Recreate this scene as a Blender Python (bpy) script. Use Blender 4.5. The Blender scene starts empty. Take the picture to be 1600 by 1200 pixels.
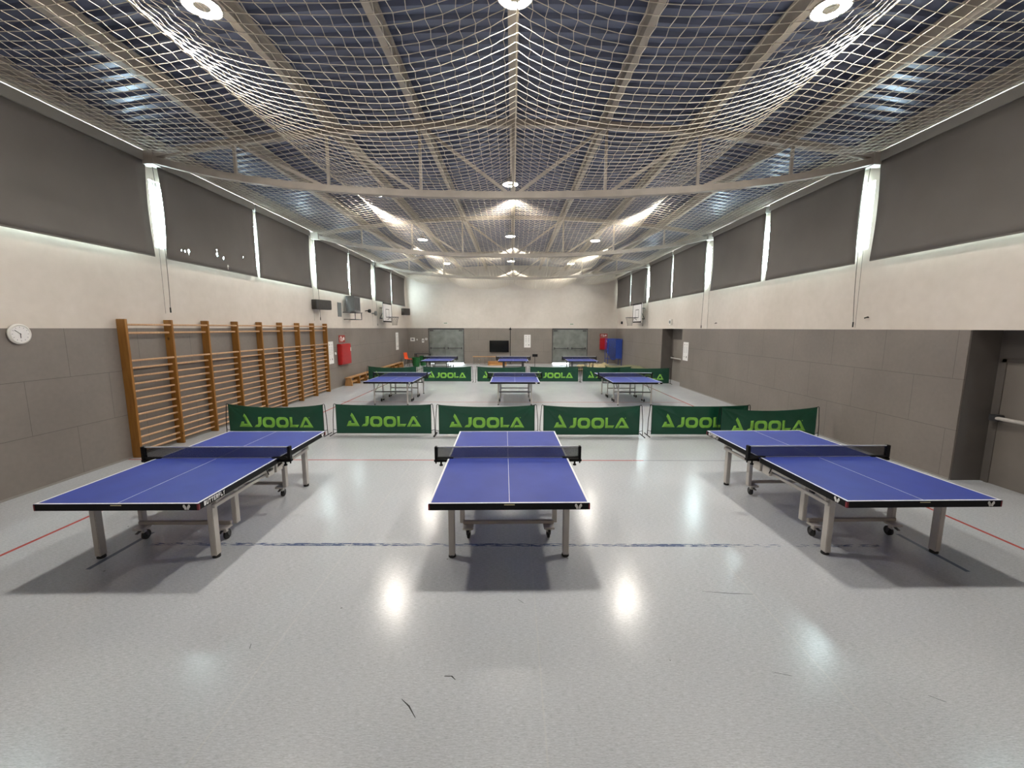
import bpy, bmesh, math, random
from mathutils import Vector, Matrix
random.seed(7)
C = bpy.context.scene.collection
PI = math.pi

# ------------------------------------------------------------------ camera
F_PX, CAM_H, PITCH, YAW, ROLL = 642.32, 2.4012, 0.1352, -0.0015, 0.0018
cd = bpy.data.cameras.new('camera'); cam = bpy.data.objects.new('camera', cd); C.objects.link(cam)
cd.sensor_fit = 'HORIZONTAL'; cd.sensor_width = 36.0; cd.lens = F_PX / 1600 * 36.0
cd.clip_start = 0.05; cd.clip_end = 200
fw = Vector((math.sin(YAW)*math.cos(PITCH), math.cos(YAW)*math.cos(PITCH), -math.sin(PITCH)))
r0 = Vector((math.cos(YAW), -math.sin(YAW), 0)); u0 = r0.cross(fw)
rr = r0*math.cos(ROLL)+u0*math.sin(ROLL); uu = -r0*math.sin(ROLL)+u0*math.cos(ROLL)
M = Matrix.Identity(4)
for i in range(3):
    M[i][0] = rr[i]; M[i][1] = uu[i]; M[i][2] = -fw[i]
M[2][3] = CAM_H
cam.matrix_world = M
bpy.context.scene.camera = cam

# ------------------------------------------------------------------ world, exposure
W = bpy.data.worlds.new('daylight'); bpy.context.scene.world = W; W.use_nodes = True
bg = W.node_tree.nodes['Background']; bg.inputs[0].default_value = (0.80, 0.95, 1.0, 1); bg.inputs[1].default_value = 50.0
vs = bpy.context.scene.view_settings
vs.view_transform = 'Standard'; vs.look = 'None'; vs.gamma = 1.0; vs.exposure = 0.14; vs.use_curve_mapping = False
LAMP = 560.0          # emission strength of each lamp ring
try:
    bpy.context.scene.cycles.use_denoising = True
    bpy.context.scene.cycles.max_bounces = 8
    bpy.context.scene.cycles.diffuse_bounces = 5
    bpy.context.scene.cycles.sample_clamp_indirect = 10.0
except Exception: pass

# ------------------------------------------------------------------ materials
def N(m): return m.node_tree.nodes
def mat(name, col, rough=0.5, metal=0.0, emit=None, strength=0.0, spec=None):
    m = bpy.data.materials.new(name); m.use_nodes = True
    b = N(m)['Principled BSDF']
    b.inputs['Base Color'].default_value = (*col, 1); b.inputs['Roughness'].default_value = rough
    b.inputs['Metallic'].default_value = metal
    if spec is not None: b.inputs['Specular IOR Level'].default_value = spec
    if emit: b.inputs['Emission Color'].default_value = (*emit, 1); b.inputs['Emission Strength'].default_value = strength
    return m
def srgb(r, g, b):
    f = lambda c: (c/255/12.92) if c/255 <= 0.04045 else ((c/255+0.055)/1.055)**2.4
    return (f(r), f(g), f(b))
def noisy(m, scale=(8, 8, 8), amt=0.15, bump=0.0, detail=4, bdist=0.01):
    """multiplies the base colour by a noise and optionally bumps"""
    nt = m.node_tree; b = nt.nodes['Principled BSDF']; col = b.inputs['Base Color'].default_value[:]
    tc = nt.nodes.new('ShaderNodeTexCoord'); mp = nt.nodes.new('ShaderNodeMapping'); mp.inputs['Scale'].default_value = scale
    nz = nt.nodes.new('ShaderNodeTexNoise'); nz.inputs['Scale'].default_value = 1; nz.inputs['Detail'].default_value = detail
    rp = nt.nodes.new('ShaderNodeMapRange'); rp.inputs['From Min'].default_value = 0.25; rp.inputs['From Max'].default_value = 0.75
    rp.inputs['To Min'].default_value = 1-amt; rp.inputs['To Max'].default_value = 1+amt
    mx = nt.nodes.new('ShaderNodeVectorMath'); mx.operation = 'SCALE'; mx.inputs[0].default_value = col[:3]
    nt.links.new(tc.outputs['Object'], mp.inputs[0]); nt.links.new(mp.outputs[0], nz.inputs['Vector'])
    nt.links.new(nz.outputs['Fac'], rp.inputs['Value']); nt.links.new(rp.outputs[0], mx.inputs['Scale'])
    nt.links.new(mx.outputs[0], b.inputs['Base Color'])
    if bump:
        bp = nt.nodes.new('ShaderNodeBump'); bp.inputs['Strength'].default_value = bump; bp.inputs['Distance'].default_value = bdist
        nt.links.new(nz.outputs['Fac'], bp.inputs['Height']); nt.links.new(bp.outputs[0], b.inputs['Normal'])
    return m

class G:
    """tiny node-graph helper"""
    def __init__(s, m): s.nt = m.node_tree
    def val(s, v): return v
    def math(s, op, a, b=None, c=None):
        n = s.nt.nodes.new('ShaderNodeMath'); n.operation = op
        for i, v in enumerate((a, b, c)):
            if v is None: continue
            if isinstance(v, (int, float)): n.inputs[i].default_value = v
            else: s.nt.links.new(v, n.inputs[i])
        return n.outputs[0]
    def band(s, x, x0, w):            # 1 inside |x-x0|<w/2
        return s.math('LESS_THAN', s.math('ABSOLUTE', s.math('SUBTRACT', x, x0)), w/2)
    def mul(s, a, b): return s.math('MULTIPLY', a, b)
    def mix(s, fac, a, b):
        n = s.nt.nodes.new('ShaderNodeMix'); n.data_type = 'RGBA'
        for i, v in ((0, fac), (6, a), (7, b)):
            if isinstance(v, (int, float)): n.inputs[i].default_value = v
            elif isinstance(v, tuple): n.inputs[i].default_value = (*v, 1) if len(v) == 3 else v
            else: s.nt.links.new(v, n.inputs[i])
        return n.outputs[2]
    def noise(s, vec, scale, sc3=(1, 1, 1), detail=3):
        mp = s.nt.nodes.new('ShaderNodeMapping'); mp.inputs['Scale'].default_value = sc3
        s.nt.links.new(vec, mp.inputs[0])
        n = s.nt.nodes.new('ShaderNodeTexNoise'); n.inputs['Scale'].default_value = scale; n.inputs['Detail'].default_value = detail
        s.nt.links.new(mp.outputs[0], n.inputs['Vector']); return n.outputs['Fac']
    def rng(s, v, a, b, c, d):
        n = s.nt.nodes.new('ShaderNodeMapRange')
        s.nt.links.new(v, n.inputs['Value'])
        for k, x in zip(('From Min', 'From Max', 'To Min', 'To Max'), (a, b, c, d)): n.inputs[k].default_value = x
        return n.outputs[0]

def floor_material():
    m = mat('floor_vinyl', (0.55, 0.56, 0.57), 0.3); g = G(m); nt = m.node_tree; b = N(m)['Principled BSDF']
    geo = nt.nodes.new('ShaderNodeNewGeometry'); sep = nt.nodes.new('ShaderNodeSeparateXYZ')
    P = geo.outputs['Position']; nt.links.new(P, sep.inputs[0]); x, y = sep.outputs[0], sep.outputs[1]
    s1 = g.noise(P, 1, (22, 150, 1), 2); s2 = g.noise(P, 1, (60, 420, 1), 2); s3 = g.noise(P, 0.5, (1, 1, 1), 2)
    f = g.math('ADD', g.math('ADD', g.mul(s1, 0.45), g.mul(s2, 0.5)), g.mul(s3, 0.2))
    col = g.mix(g.rng(f, 0.38, 0.76, 0, 1), (0.36, 0.38, 0.405), (0.655, 0.68, 0.715))
    # court lines
    wob = g.noise(P, 1.0, (1, 1, 1), 2)
    red = g.math('MAXIMUM', g.band(x, -5.43, 0.045), g.band(x, 5.63, 0.045))
    redcross = g.mul(g.band(y, 7.28, 0.045), g.math('LESS_THAN', x, 2.4))
    redcross2 = g.mul(g.band(y, 13.25, 0.05), g.math('LESS_THAN', g.math('ABSOLUTE', x), 5.6))
    col = g.mix(g.mul(red, 0.9), col, srgb(176, 58, 46))
    col = g.mix(g.mul(g.math('MAXIMUM', redcross, redcross2), 0.75), col, srgb(176, 70, 56))
    blk = g.mul(g.band(y, 7.28, 0.03), g.math('GREATER_THAN', x, 2.4))
    col = g.mix(g.mul(blk, 0.5), col, (0.12, 0.12, 0.13))
    wear = g.noise(P, 1, (9, 70, 1), 5)
    wear2 = g.noise(P, 0.8, (1, 1, 1), 2)
    keep = g.math('GREATER_THAN', g.math('ADD', wear, g.mul(wear2, 0.55)), 0.765)
    bl = g.mul(g.mul(g.band(y, 4.31, 0.06), keep), g.math('LESS_THAN', g.math('ABSOLUTE', g.math('ADD', x, 0.0)), 4.1))
    col = g.mix(g.mul(bl, 0.85), col, srgb(34, 62, 110))
    for x0 in (-4.25, 4.55):
        d = g.mul(g.band(x, x0, 0.05), g.math('LESS_THAN', g.math('ABSOLUTE', g.math('SUBTRACT', y, 4.2)), 0.38))
        col = g.mix(g.mul(d, 0.75), col, srgb(48, 72, 100))
    # welded seams between the vinyl strips
    seam = g.math('LESS_THAN', g.math('ABSOLUTE', g.math('SUBTRACT', g.math('MODULO', g.math('ADD', x, 40.8), 2.0), 1.0)), 0.006)
    col = g.mix(g.mul(seam, 0.35), col, (0.62, 0.62, 0.6))
    # dark flecks
    vo = nt.nodes.new('ShaderNodeTexVoronoi'); vo.inputs['Scale'].default_value = 2.3; nt.links.new(P, vo.inputs['Vector'])
    fl = g.math('LESS_THAN', vo.outputs['Distance'], 0.022)
    col = g.mix(g.mul(fl, 0.6), col, (0.06, 0.06, 0.05))
    nt.links.new(col, b.inputs['Base Color'])
    rn = g.noise(P, 3.0, (1, 3, 1), 4)
    nt.links.new(g.rng(rn, 0.3, 0.7, 0.185, 0.235), b.inputs['Roughness'])
    bp = nt.nodes.new('ShaderNodeBump'); bp.inputs['Strength'].default_value = 0.16; bp.inputs['Distance'].default_value = 0.003
    h = g.math('ADD', g.noise(P, 9, (1, 1, 1), 3), g.math('ADD', g.mul(g.noise(P, 60, (1, 1, 1), 2), 0.25), g.mul(seam, 0.8)))
    nt.links.new(h, bp.inputs['Height']); nt.links.new(bp.outputs[0], b.inputs['Normal'])
    return m

def panel_material(axis, name='grey_wall_panel', col=(0.205, 0.178, 0.160)):
    """grey boards laid brick-wise with thin joints; axis = world axis running along the wall"""
    m = mat(name, col, 0.62); g = G(m); nt = m.node_tree; b = N(m)['Principled BSDF']
    geo = nt.nodes.new('ShaderNodeNewGeometry'); sep = nt.nodes.new('ShaderNodeSeparateXYZ'); P = geo.outputs['Position']
    nt.links.new(P, sep.inputs[0]); a = sep.outputs[axis]; z = sep.outputs[2]
    row = g.math('FLOOR', g.math('DIVIDE', z, 0.81))
    off = g.mul(g.math('MODULO', row, 2.0), 0.63)
    u = g.math('MODULO', g.math('ADD', g.math('ADD', a, off), 39.52+0.6), 1.26)
    vj = g.math('LESS_THAN', u, 0.007)
    hj = g.math('LESS_THAN', g.math('MODULO', g.math('ADD', z, 0.004), 0.81), 0.008)
    hj = g.mul(hj, g.math('GREATER_THAN', z, 0.3))
    j = g.math('MAXIMUM', vj, hj)
    n1 = g.noise(P, 0.9, (1, 1, 1), 4); n2 = g.noise(P, 14, (1, 1, 1), 3)
    t = g.math('ADD', g.mul(n1, 0.7), g.mul(n2, 0.3))
    c = g.mix(g.rng(t, 0.3, 0.7, 0, 1), tuple(k*0.88 for k in col), tuple(k*1.12 for k in col))
    c = g.mix(g.mul(j, 0.55), c, (0.03, 0.026, 0.022))
    nt.links.new(c, b.inputs['Base Color'])
    bp = nt.nodes.new('ShaderNodeBump'); bp.inputs['Strength'].default_value = 0.25; bp.inputs['Distance'].default_value = 0.004
    nt.links.new(g.math('SUBTRACT', g.mul(n2, 0.2), j), bp.inputs['Height']); nt.links.new(bp.outputs[0], b.inputs['Normal'])
    return m
def plaster_material():
    m = mat('cream_plaster', (0.70, 0.645, 0.565), 0.7); g = G(m); nt = m.node_tree; b = N(m)['Principled BSDF']
    geo = nt.nodes.new('ShaderNodeNewGeometry'); P = geo.outputs['Position']
    t = g.math('ADD', g.mul(g.noise(P, 0.6, (1, 1, 1), 5), 0.7), g.mul(g.noise(P, 6, (1, 1, 1), 3), 0.3))
    c = g.mix(g.rng(t, 0.3, 0.72, 0, 1), (0.60, 0.535, 0.475), (0.72, 0.65, 0.59))
    vo = nt.nodes.new('ShaderNodeTexVoronoi'); vo.inputs['Scale'].default_value = 1.1; nt.links.new(P, vo.inputs['Vector'])
    c = g.mix(g.mul(g.math('LESS_THAN', vo.outputs['Distance'], 0.03), 0.3), c, (0.3, 0.27, 0.23))
    nt.links.new(c, b.inputs['Base Color'])
    bp = nt.nodes.new('ShaderNodeBump'); bp.inputs['Strength'].default_value = 0.3; bp.inputs['Distance'].default_value = 0.006
    nt.links.new(g.noise(P, 5, (1, 1, 1), 6), bp.inputs['Height']); nt.links.new(bp.outputs[0], b.inputs['Normal'])
    return m
def wood_material(name, c1, c2, knots=True, rough=0.42):
    m = mat(name, c1, rough); g = G(m); nt = m.node_tree; b = N(m)['Principled BSDF']
    geo = nt.nodes.new('ShaderNodeNewGeometry'); P = geo.outputs['Position']
    t = g.noise(P, 1, (45, 45, 2.5), 4)
    c = g.mix(g.rng(t, 0.3, 0.7, 0, 1), c1, c2)
    if knots:
        mp = nt.nodes.new('ShaderNodeMapping'); mp.inputs['Scale'].default_value = (1, 1, 0.75); nt.links.new(P, mp.inputs[0])
        vo = nt.nodes.new('ShaderNodeTexVoronoi'); vo.inputs['Scale'].default_value = 4.0; nt.links.new(mp.outputs[0], vo.inputs['Vector'])
        c = g.mix(g.rng(vo.outputs['Distance'], 0.05, 0.13, 0.85, 0), c, tuple(k*0.18 for k in c1))
    nt.links.new(c, b.inputs['Base Color']); return m

FLOOR = floor_material(); PLASTER = plaster_material()
PANEL_Y = panel_material(1); PANEL_X = panel_material(0, 'grey_wall_panel_end', (0.225, 0.196, 0.172))
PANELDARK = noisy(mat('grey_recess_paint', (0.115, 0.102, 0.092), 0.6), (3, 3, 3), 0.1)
ROOF = noisy(mat('blue_roof_sheet', (0.125, 0.15, 0.235), 0.36, 0.2), (1.5, 1.5, 1.5), 0.2)
STEEL = noisy(mat('painted_beige_steel', (0.40, 0.36, 0.315), 0.5), (4, 4, 4), 0.12)
BLIND = noisy(mat('grey_blind_fabric', (0.145, 0.132, 0.120), 0.8), (1.2, 1.2, 1.2), 0.08)
FASCIA = noisy(mat('grey_blind_box', (0.26, 0.245, 0.225), 0.6), (2, 2, 2), 0.1)
WFRAME = mat('white_window_frame', (0.70, 0.76, 0.74), 0.45)
GLASS = mat('window_glass', (1, 1, 1), 0.02); _n = GLASS.node_tree; _t = _n.nodes.new('ShaderNodeBsdfTransparent'); _t.inputs[0].default_value = (0.93, 0.97, 0.96, 1)
_g = _n.nodes.new('ShaderNodeBsdfGlossy'); _g.inputs['Roughness'].default_value = 0.02; _x = _n.nodes.new('ShaderNodeMixShader'); _x.inputs[0].default_value = 0.08
_n.links.new(_t.outputs[0], _x.inputs[1]); _n.links.new(_g.outputs[0], _x.inputs[2]); _n.links.new(_x.outputs[0], _n.nodes['Material Output'].inputs[0])
NETC = mat('cream_net_cord', (0.74, 0.68, 0.56), 0.6)
CORD = mat('grey_cord', (0.12, 0.11, 0.09), 0.6)
BLUE = noisy(mat('blue_table_surface', (0.036, 0.060, 0.32), 0.5, spec=0.3), (3, 3, 3), 0.10)
TORN = noisy(mat('torn_blind_fabric', (0.145, 0.132, 0.120), 0.8), (1.2, 1.2, 1.2), 0.08)
def _holes(pts):
    g = G(TORN); nt = TORN.node_tree; geo = nt.nodes.new('ShaderNodeNewGeometry'); acc = None
    mp = nt.nodes.new('ShaderNodeMapping'); mp.inputs['Scale'].default_value = (0, 1, .6); nt.links.new(geo.outputs['Position'], mp.inputs[0])
    wob = g.noise(geo.outputs['Position'], 30, (1, 1, 1), 2)
    for y, z, r in pts:
        d = nt.nodes.new('ShaderNodeVectorMath'); d.operation = 'DISTANCE'; nt.links.new(mp.outputs[0], d.inputs[0]); d.inputs[1].default_value = (0, y, z*.6)
        h = g.math('LESS_THAN', g.math('ADD', d.outputs['Value'], g.mul(wob, r*1.2)), r*1.5)
        acc = h if acc is None else g.math('MAXIMUM', acc, h)
    nt.links.new(g.math('SUBTRACT', 1.0, acc), N(TORN)['Principled BSDF'].inputs['Alpha'])
_holes([(8.89, 4.00, .012), (8.98, 4.0, .016), (9.08, 4.02, .03), (9.08, 3.95, .016), (9.95, 4.20, .014), (9.95, 4.10, .03), (10.15, 4.05, .022), (10.28, 3.88, .024), (10.28, 3.83, .018), (10.9, 4.2, .012)])
LINE = mat('white_line_paint', (0.82, 0.84, 0.86), 0.4)
BLACK = mat('black_paint', (0.006, 0.006, 0.007), 0.55, spec=0.2)
RUBBER = mat('black_rubber', (0.010, 0.010, 0.010), 0.6)
CAPRED = mat('dark_red_plastic', (0.22, 0.018, 0.03), 0.4)
LEG = noisy(mat('pale_grey_leg_paint', (0.52, 0.49, 0.46), 0.35), (3, 3, 3), 0.06)
CHROME = mat('chrome', (0.75, 0.75, 0.74), 0.22, 0.9)
DARKST = mat('dark_steel', (0.07, 0.07, 0.075), 0.4, 0.3)
LOGOW = mat('white_print', (0.78, 0.78, 0.78), 0.5)
GOLD = mat('pale_gold_print', (0.55, 0.48, 0.30), 0.4)
GREEN = noisy(mat('dark_green_vinyl', (0.006, 0.066, 0.036), 0.36), (3, 3, 3), 0.12)
LIME = noisy(mat('lime_green_print', (0.23, 0.53, 0.07), 0.5), (6, 6, 6), 0.15)
WOOD = wood_material('amber_pine', (0.235, 0.100, 0.016), (0.33, 0.150, 0.028))
RUNG = wood_material('pale_beech', (0.46, 0.27, 0.15), (0.58, 0.36, 0.21), False)
BENCHW = wood_material('bench_pine', (0.40, 0.20, 0.07), (0.52, 0.28, 0.11), False)
RED = noisy(mat('red_enamel', (0.42, 0.012, 0.012), 0.35), (5, 5, 5), 0.1)
ORANGE = mat('orange_plastic', (0.85, 0.10, 0.02), 0.4)
CRATE = mat('green_plastic', (0.012, 0.13, 0.03), 0.45)
WHITE = mat('white_plastic', (0.78, 0.76, 0.72), 0.45)
PAPER = mat('white_paper', (0.80, 0.78, 0.77), 0.7)
INK = mat('grey_ink', (0.22, 0.20, 0.21), 0.7)
SPEAK = noisy(mat('charcoal_speaker', (0.045, 0.040, 0.036), 0.6), (20, 20, 20), 0.2)
BOXGREY = noisy(mat('blue_grey_metal', (0.16, 0.17, 0.175), 0.5), (4, 4, 4), 0.1)
DOORM = noisy(mat('galvanised_door', (0.235, 0.25, 0.235), 0.42, 0.35), (2.5, 2.5, 2.5), 0.28, detail=6)
DOORG = noisy(mat('grey_brown_door', (0.19, 0.168, 0.15), 0.5), (1.5, 1.5, 1.5), 0.1)
SCREEN = mat('black_screen', (0.006, 0.006, 0.007), 0.12)
BLUEN = mat('blue_mesh_fabric', (0.015, 0.05, 0.30), 0.6)
OLIVE = noisy(mat('olive_mat_vinyl', (0.22, 0.22, 0.115), 0.5), (4, 4, 4), 0.12)
SAND = noisy(mat('sand_canvas', (0.46, 0.38, 0.22), 0.7), (5, 5, 5), 0.15)
LAMPGLOW = mat('lamp_ring_glow', (1, 1, 1), 0.5, emit=(1.0, 0.93, 0.83), strength=LAMP)
LAMPBODY = mat('lamp_housing', (0.35, 0.34, 0.32), 0.4, 0.5)
def veil(name, col, alpha, rough=0.7):
    m = mat(name, col, rough); N(m)['Principled BSDF'].inputs['Alpha'].default_value = alpha; return m
TNET = veil('dark_table_net', (0.012, 0.014, 0.024), 0.55)
BVEIL = veil('blue_cage_mesh', (0.015, 0.06, 0.34), 0.5)

# ------------------------------------------------------------------ mesh helpers
class MB:
    def __init__(s): s.v = []; s.f = []
    def add(s, vs, fs):
        o = len(s.v); s.v += [tuple(v) for v in vs]; s.f += [tuple(i+o for i in f) for f in fs]; return s
    def box(s, x0, x1, y0, y1, z0, z1):
        return s.add([(x0,y0,z0),(x1,y0,z0),(x1,y1,z0),(x0,y1,z0),(x0,y0,z1),(x1,y0,z1),(x1,y1,z1),(x0,y1,z1)],
                     [(0,3,2,1),(4,5,6,7),(0,1,5,4),(1,2,6,5),(2,3,7,6),(3,0,4,7)])
    def bev(s, x0, x1, y0, y1, z0, z1, b=0.006):
        bm = bmesh.new(); bmesh.ops.create_cube(bm, size=1)
        for v in bm.verts: v.co = Vector(((x0+x1)/2+v.co.x*(x1-x0), (y0+y1)/2+v.co.y*(y1-y0), (z0+z1)/2+v.co.z*(z1-z0)))
        bmesh.ops.bevel(bm, geom=bm.edges[:], offset=b, segments=2, affect='EDGES')
        bm.verts.index_update(); s.add([v.co[:] for v in bm.verts], [[v.index for v in f.verts] for f in bm.faces]); bm.free(); return s
    def tube(s, pts, r, n=8, rz=None, cap=True):
        pts = [Vector(p) for p in pts]; k = len(pts); rings = []
        up = None
        for i, p in enumerate(pts):
            d = (pts[min(i+1, k-1)]-pts[max(i-1, 0)]).normalized()
            if up is None: up = Vector((0,0,1)) if abs(d.z) < 0.9 else Vector((0,1,0))
            a = d.cross(up)
            if a.length < 1e-4: a = d.orthogonal()
            a.normalize(); b = a.cross(d).normalized(); up = b
            R = r[i] if isinstance(r, (list, tuple)) else r
            rings.append([p+a*math.cos(2*PI*(j+.5)/n)*R+b*math.sin(2*PI*(j+.5)/n)*(rz if rz else R) for j in range(n)])
        vs = [v[:] for q in rings for v in q]
        fs = [(i*n+j, i*n+(j+1)%n, (i+1)*n+(j+1)%n, (i+1)*n+j) for i in range(k-1) for j in range(n)]
        if cap: fs += [tuple(range(n))[::-1], tuple((k-1)*n+j for j in range(n))]
        return s.add(vs, fs)
    def beam(s, pts, w, h, wdir=(0,1,0)):
        """rectangular section swept along pts; w along wdir, h across"""
        pts = [Vector(p) for p in pts]; k = len(pts); wd = Vector(wdir).normalized(); vs = []
        for i, p in enumerate(pts):
            d = (pts[min(i+1, k-1)]-pts[max(i-1, 0)]).normalized(); hh = d.cross(wd).normalized()
            vs += [(p+wd*sx*w/2+hh*sz*h/2)[:] for sx, sz in ((-1,-1),(1,-1),(1,1),(-1,1))]
        fs = [(i*4+j, i*4+(j+1)%4, (i+1)*4+(j+1)%4, (i+1)*4+j) for i in range(k-1) for j in range(4)]
        fs += [(3,2,1,0), tuple((k-1)*4+j for j in range(4))]
        return s.add(vs, fs)
    def lathe(s, prof, c=(0,0,0), n=24, axis='z'):
        vs = []; k = len(prof)
        for r, h in prof:
            for j in range(n):
                a = 2*PI*j/n; p = (r*math.cos(a), r*math.sin(a), h)
                if axis == 'x': p = (p[2], p[0], p[1])
                if axis == 'y': p = (p[0], p[2], p[1])
                vs.append((p[0]+c[0], p[1]+c[1], p[2]+c[2]))
        fs = [(i*n+j, i*n+(j+1)%n, (i+1)*n+(j+1)%n, (i+1)*n+j) for i in range(k-1) for j in range(n)]
        if prof[0][0] > 1e-6: fs.append(tuple(range(n))[::-1])
        if prof[-1][0] > 1e-6: fs.append(tuple((k-1)*n+j for j in range(n)))
        return s.add(vs, fs)
    def prism(s, poly, y0, y1, fn=None):
        """poly of (x,z), extruded in y"""
        n = len(poly); vs = [(x, y0, z) for x, z in poly]+[(x, y1, z) for x, z in poly]
        fs = [tuple(range(n)), tuple(range(2*n-1, n-1, -1))]+[((j+1)%n, j, n+j, n+(j+1)%n) for j in range(n)]
        return s.add(vs, fs)
    def build(s, name, m, parent=None, smooth=False, recalc=True):
        me = bpy.data.meshes.new(name); me.from_pydata(s.v, [], s.f)
        if recalc:
            bm = bmesh.new(); bm.from_mesh(me); bmesh.ops.recalc_face_normals(bm, faces=bm.faces[:]); bm.to_mesh(me); bm.free()
        me.materials.append(m); o = bpy.data.objects.new(name, me); C.objects.link(o)
        if parent: o.parent = parent
        if smooth:
            for p in me.polygons: p.use_smooth = True
            if smooth != 'all':
                try: me.set_sharp_from_angle(angle=math.radians(40))
                except Exception: pass
        return o
def tag(o, label=None, cat=None, group=None, kind=None):
    if label: o['label'] = label
    if cat: o['category'] = cat
    if group: o['group'] = group
    if kind: o['kind'] = kind
    return o
def thing(name, label, cat, loc=(0,0,0), rz=0, group=None):
    o = bpy.data.objects.new(name, None); C.objects.link(o); o.location = loc; o.rotation_euler = (0,0,rz); o.empty_display_size = 0.2
    return tag(o, label, cat, group)
def copy_tree(o, parent=None):
    c = o.copy(); C.objects.link(c)
    if parent: c.parent = parent
    for ch in kids.get(o.name, []): copy_tree(ch, c)
    return c
kids = {}
def index_kids():
    kids.clear()
    for o in bpy.data.objects:
        if o.parent: kids.setdefault(o.parent.name, []).append(o)
def struct(o): o['kind'] = 'structure'; return o

# ------------------------------------------------------------------ room dimensions
XL, XR, YB, YF = -7.08, 7.02, -1.3, 27.9
DADO = 2.385; SILL = 3.96; WTOP = 5.26; WALLTOP = 5.735
TR = [8.25, 14.83, 21.4]                       # roof trusses
def z_top(x): return 6.18-0.60*(x/7.0)**2      # top chord centre line
def z_bot(x): return 4.905+0.0080*x**2+0.00012*x**4      # bottom chord centre line
def z_roof(x): return 6.50-0.60*(x/7.0)**2

struct(MB().box(XL-.4, XR+1.0, YB-.2, YF+.4, -0.15, 0).build('floor', FLOOR))

# ceiling: corrugated curved sheet
mb = MB(); nx = 28; vs = []; ys = []
pitch = 0.25; y = YB-.1
while y < YF+.3:
    ys += [(y, 0), (y+.10, 0), (y+.125, .055), (y+.225, .055)]; y += pitch
for (yy, dz) in ys:
    for i in range(nx+1):
        x = -7.5+15.0*i/nx; vs.append((x, yy, z_roof(x)+dz))
fs = [(j*(nx+1)+i, j*(nx+1)+i+1, (j+1)*(nx+1)+i+1, (j+1)*(nx+1)+i) for j in range(len(ys)-1) for i in range(nx)]
mb.add(vs, fs); ce = mb.build('ceiling', ROOF, recalc=False); struct(ce)
md = ce.modifiers.new('thick', 'SOLIDIFY'); md.thickness = 0.03; md.offset = 1

# side walls
def side_wall(side):
    s = -1 if side == 'left' else 1; X = XL if s < 0 else XR
    w = MB(); t = 0.25
    def bx(y0, y1, z0, z1, tt=t, x=X): w.box(min(x, x+s*tt), max(x, x+s*tt), y0, y1, z0, z1)
    Ystart = 5.0
    if side == 'left':
        bx(YB-.2, YF+.3, 0, SILL)
    else:
        # openings for two door recesses
        d1a, d1b, d2a, d2b = 3.9, 6.34, 17.07, 19.4
        bx(YB-.2, d1a, 0, DADO, .8); bx(d1b, d2a, 0, DADO, .8); bx(d2b, YF+.3, 0, DADO, .8)
        bx(YB-.2, YF+.3, DADO, SILL, .25)
        w.box(X+.25, X+.8, d1a-.1, d1b+.1, DADO, DADO+.12); w.box(X+.25, X+.8, d2a-.1, d2b+.1, DADO, DADO+.12)
    bx(YB-.2, Ystart, SILL, WALLTOP)
    bx(Ystart, YF+.3, WTOP, WALLTOP, 0.12)
    edges = [Ystart]+[v for T in TR for v in (T-.17, T+.17)]+[YF+.3]
    for T in TR: bx(T-.17, T+.17, SILL, WTOP)
    bx(YF-.9, YF+.3, SILL, WTOP)
    bx(YB-.2, YF+.3, WALLTOP+.035, 6.3, .12)       # strip above the daylight slit
    struct(w.build('wall_'+side, PLASTER))
    # grey board dado, 25 mm proud
    d = MB(); xi = X-s*0.025
    def bd(y0, y1, z0=0.03, z1=DADO): d.box(min(X, xi), max(X, xi), y0, y1, z0, z1)
    if side == 'left': bd(YB, YF)
    else: bd(YB, d1a); bd(d1b, d2a); bd(d2b, YF)
    struct(d.build('trim_1' if side == 'left' else 'trim_2', PANEL_Y))
    # windows, one per bay
    ins = [(Ystart, TR[0]-.17), (TR[0]+.17, TR[1]-.17), (TR[1]+.17, TR[2]-.17), (TR[2]+.17, YF-.9)]
    for k, (a, b) in enumerate(ins):
        n = k+1 if side == 'left' else k+5
        f = MB(); xm = X+s*.12; fw_ = .06
        def fb(y0, y1, z0, z1): f.box(xm-.03, xm+.03, y0, y1, z0, z1)
        fb(a, b, SILL, SILL+fw_); fb(a, b, WTOP-fw_, WTOP)
        m_ = 4
        for q in range(m_+1):
            yq = a+(b-a)*q/m_; fb(max(a, yq-.03), min(b, yq+.03), SILL+fw_, WTOP-fw_)
        fr = struct(f.build('window_%d' % n, WFRAME))
        gp = MB().box(xm-.004, xm+.004, a+.03, b-.03, SILL+.03, WTOP-.03).build('window_pane', GLASS, fr)
        
side_wall('left'); side_wall('right')
# far wall with two double-door openings
DOORS = [(-5.70, -3.28), (2.66, 5.07)]; DH = 2.36
w = MB(); y0, y1 = YF, YF+.25
xs = [XL-.3, DOORS[0][0], DOORS[0][1], DOORS[1][0], DOORS[1][1], XR+.3]
for a, b in ((xs[0], xs[1]), (xs[2], xs[3]), (xs[4], xs[5])): w.box(a, b, y0, y1, 0, DADO)
w.box(xs[0], xs[5], y0, y1, DADO, 6.9)
struct(w.build('wall_back', PLASTER))
d = MB()
for a, b in ((XL, xs[1]), (xs[2], xs[3]), (xs[4], XR)): d.box(a, b, y0-.025, y0, 0.03, DADO)
struct(d.build('trim_3', PANEL_X))
struct(MB().box(XL-.3, XR+.9, YB-.25, YB, 0, 6.9).build('wall_front', PLASTER))
# pale skirting line on both long walls
struct(MB().box(XL, XL+.032, YB, YF, 0, .03).build('baseboard_left', FASCIA))
struct(MB().box(XR-.032, XR, 6.34, 17.07, 0, .03).box(XR-.032, XR, 19.4, YF, 0, .03).build('baseboard_right', FASCIA))

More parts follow.
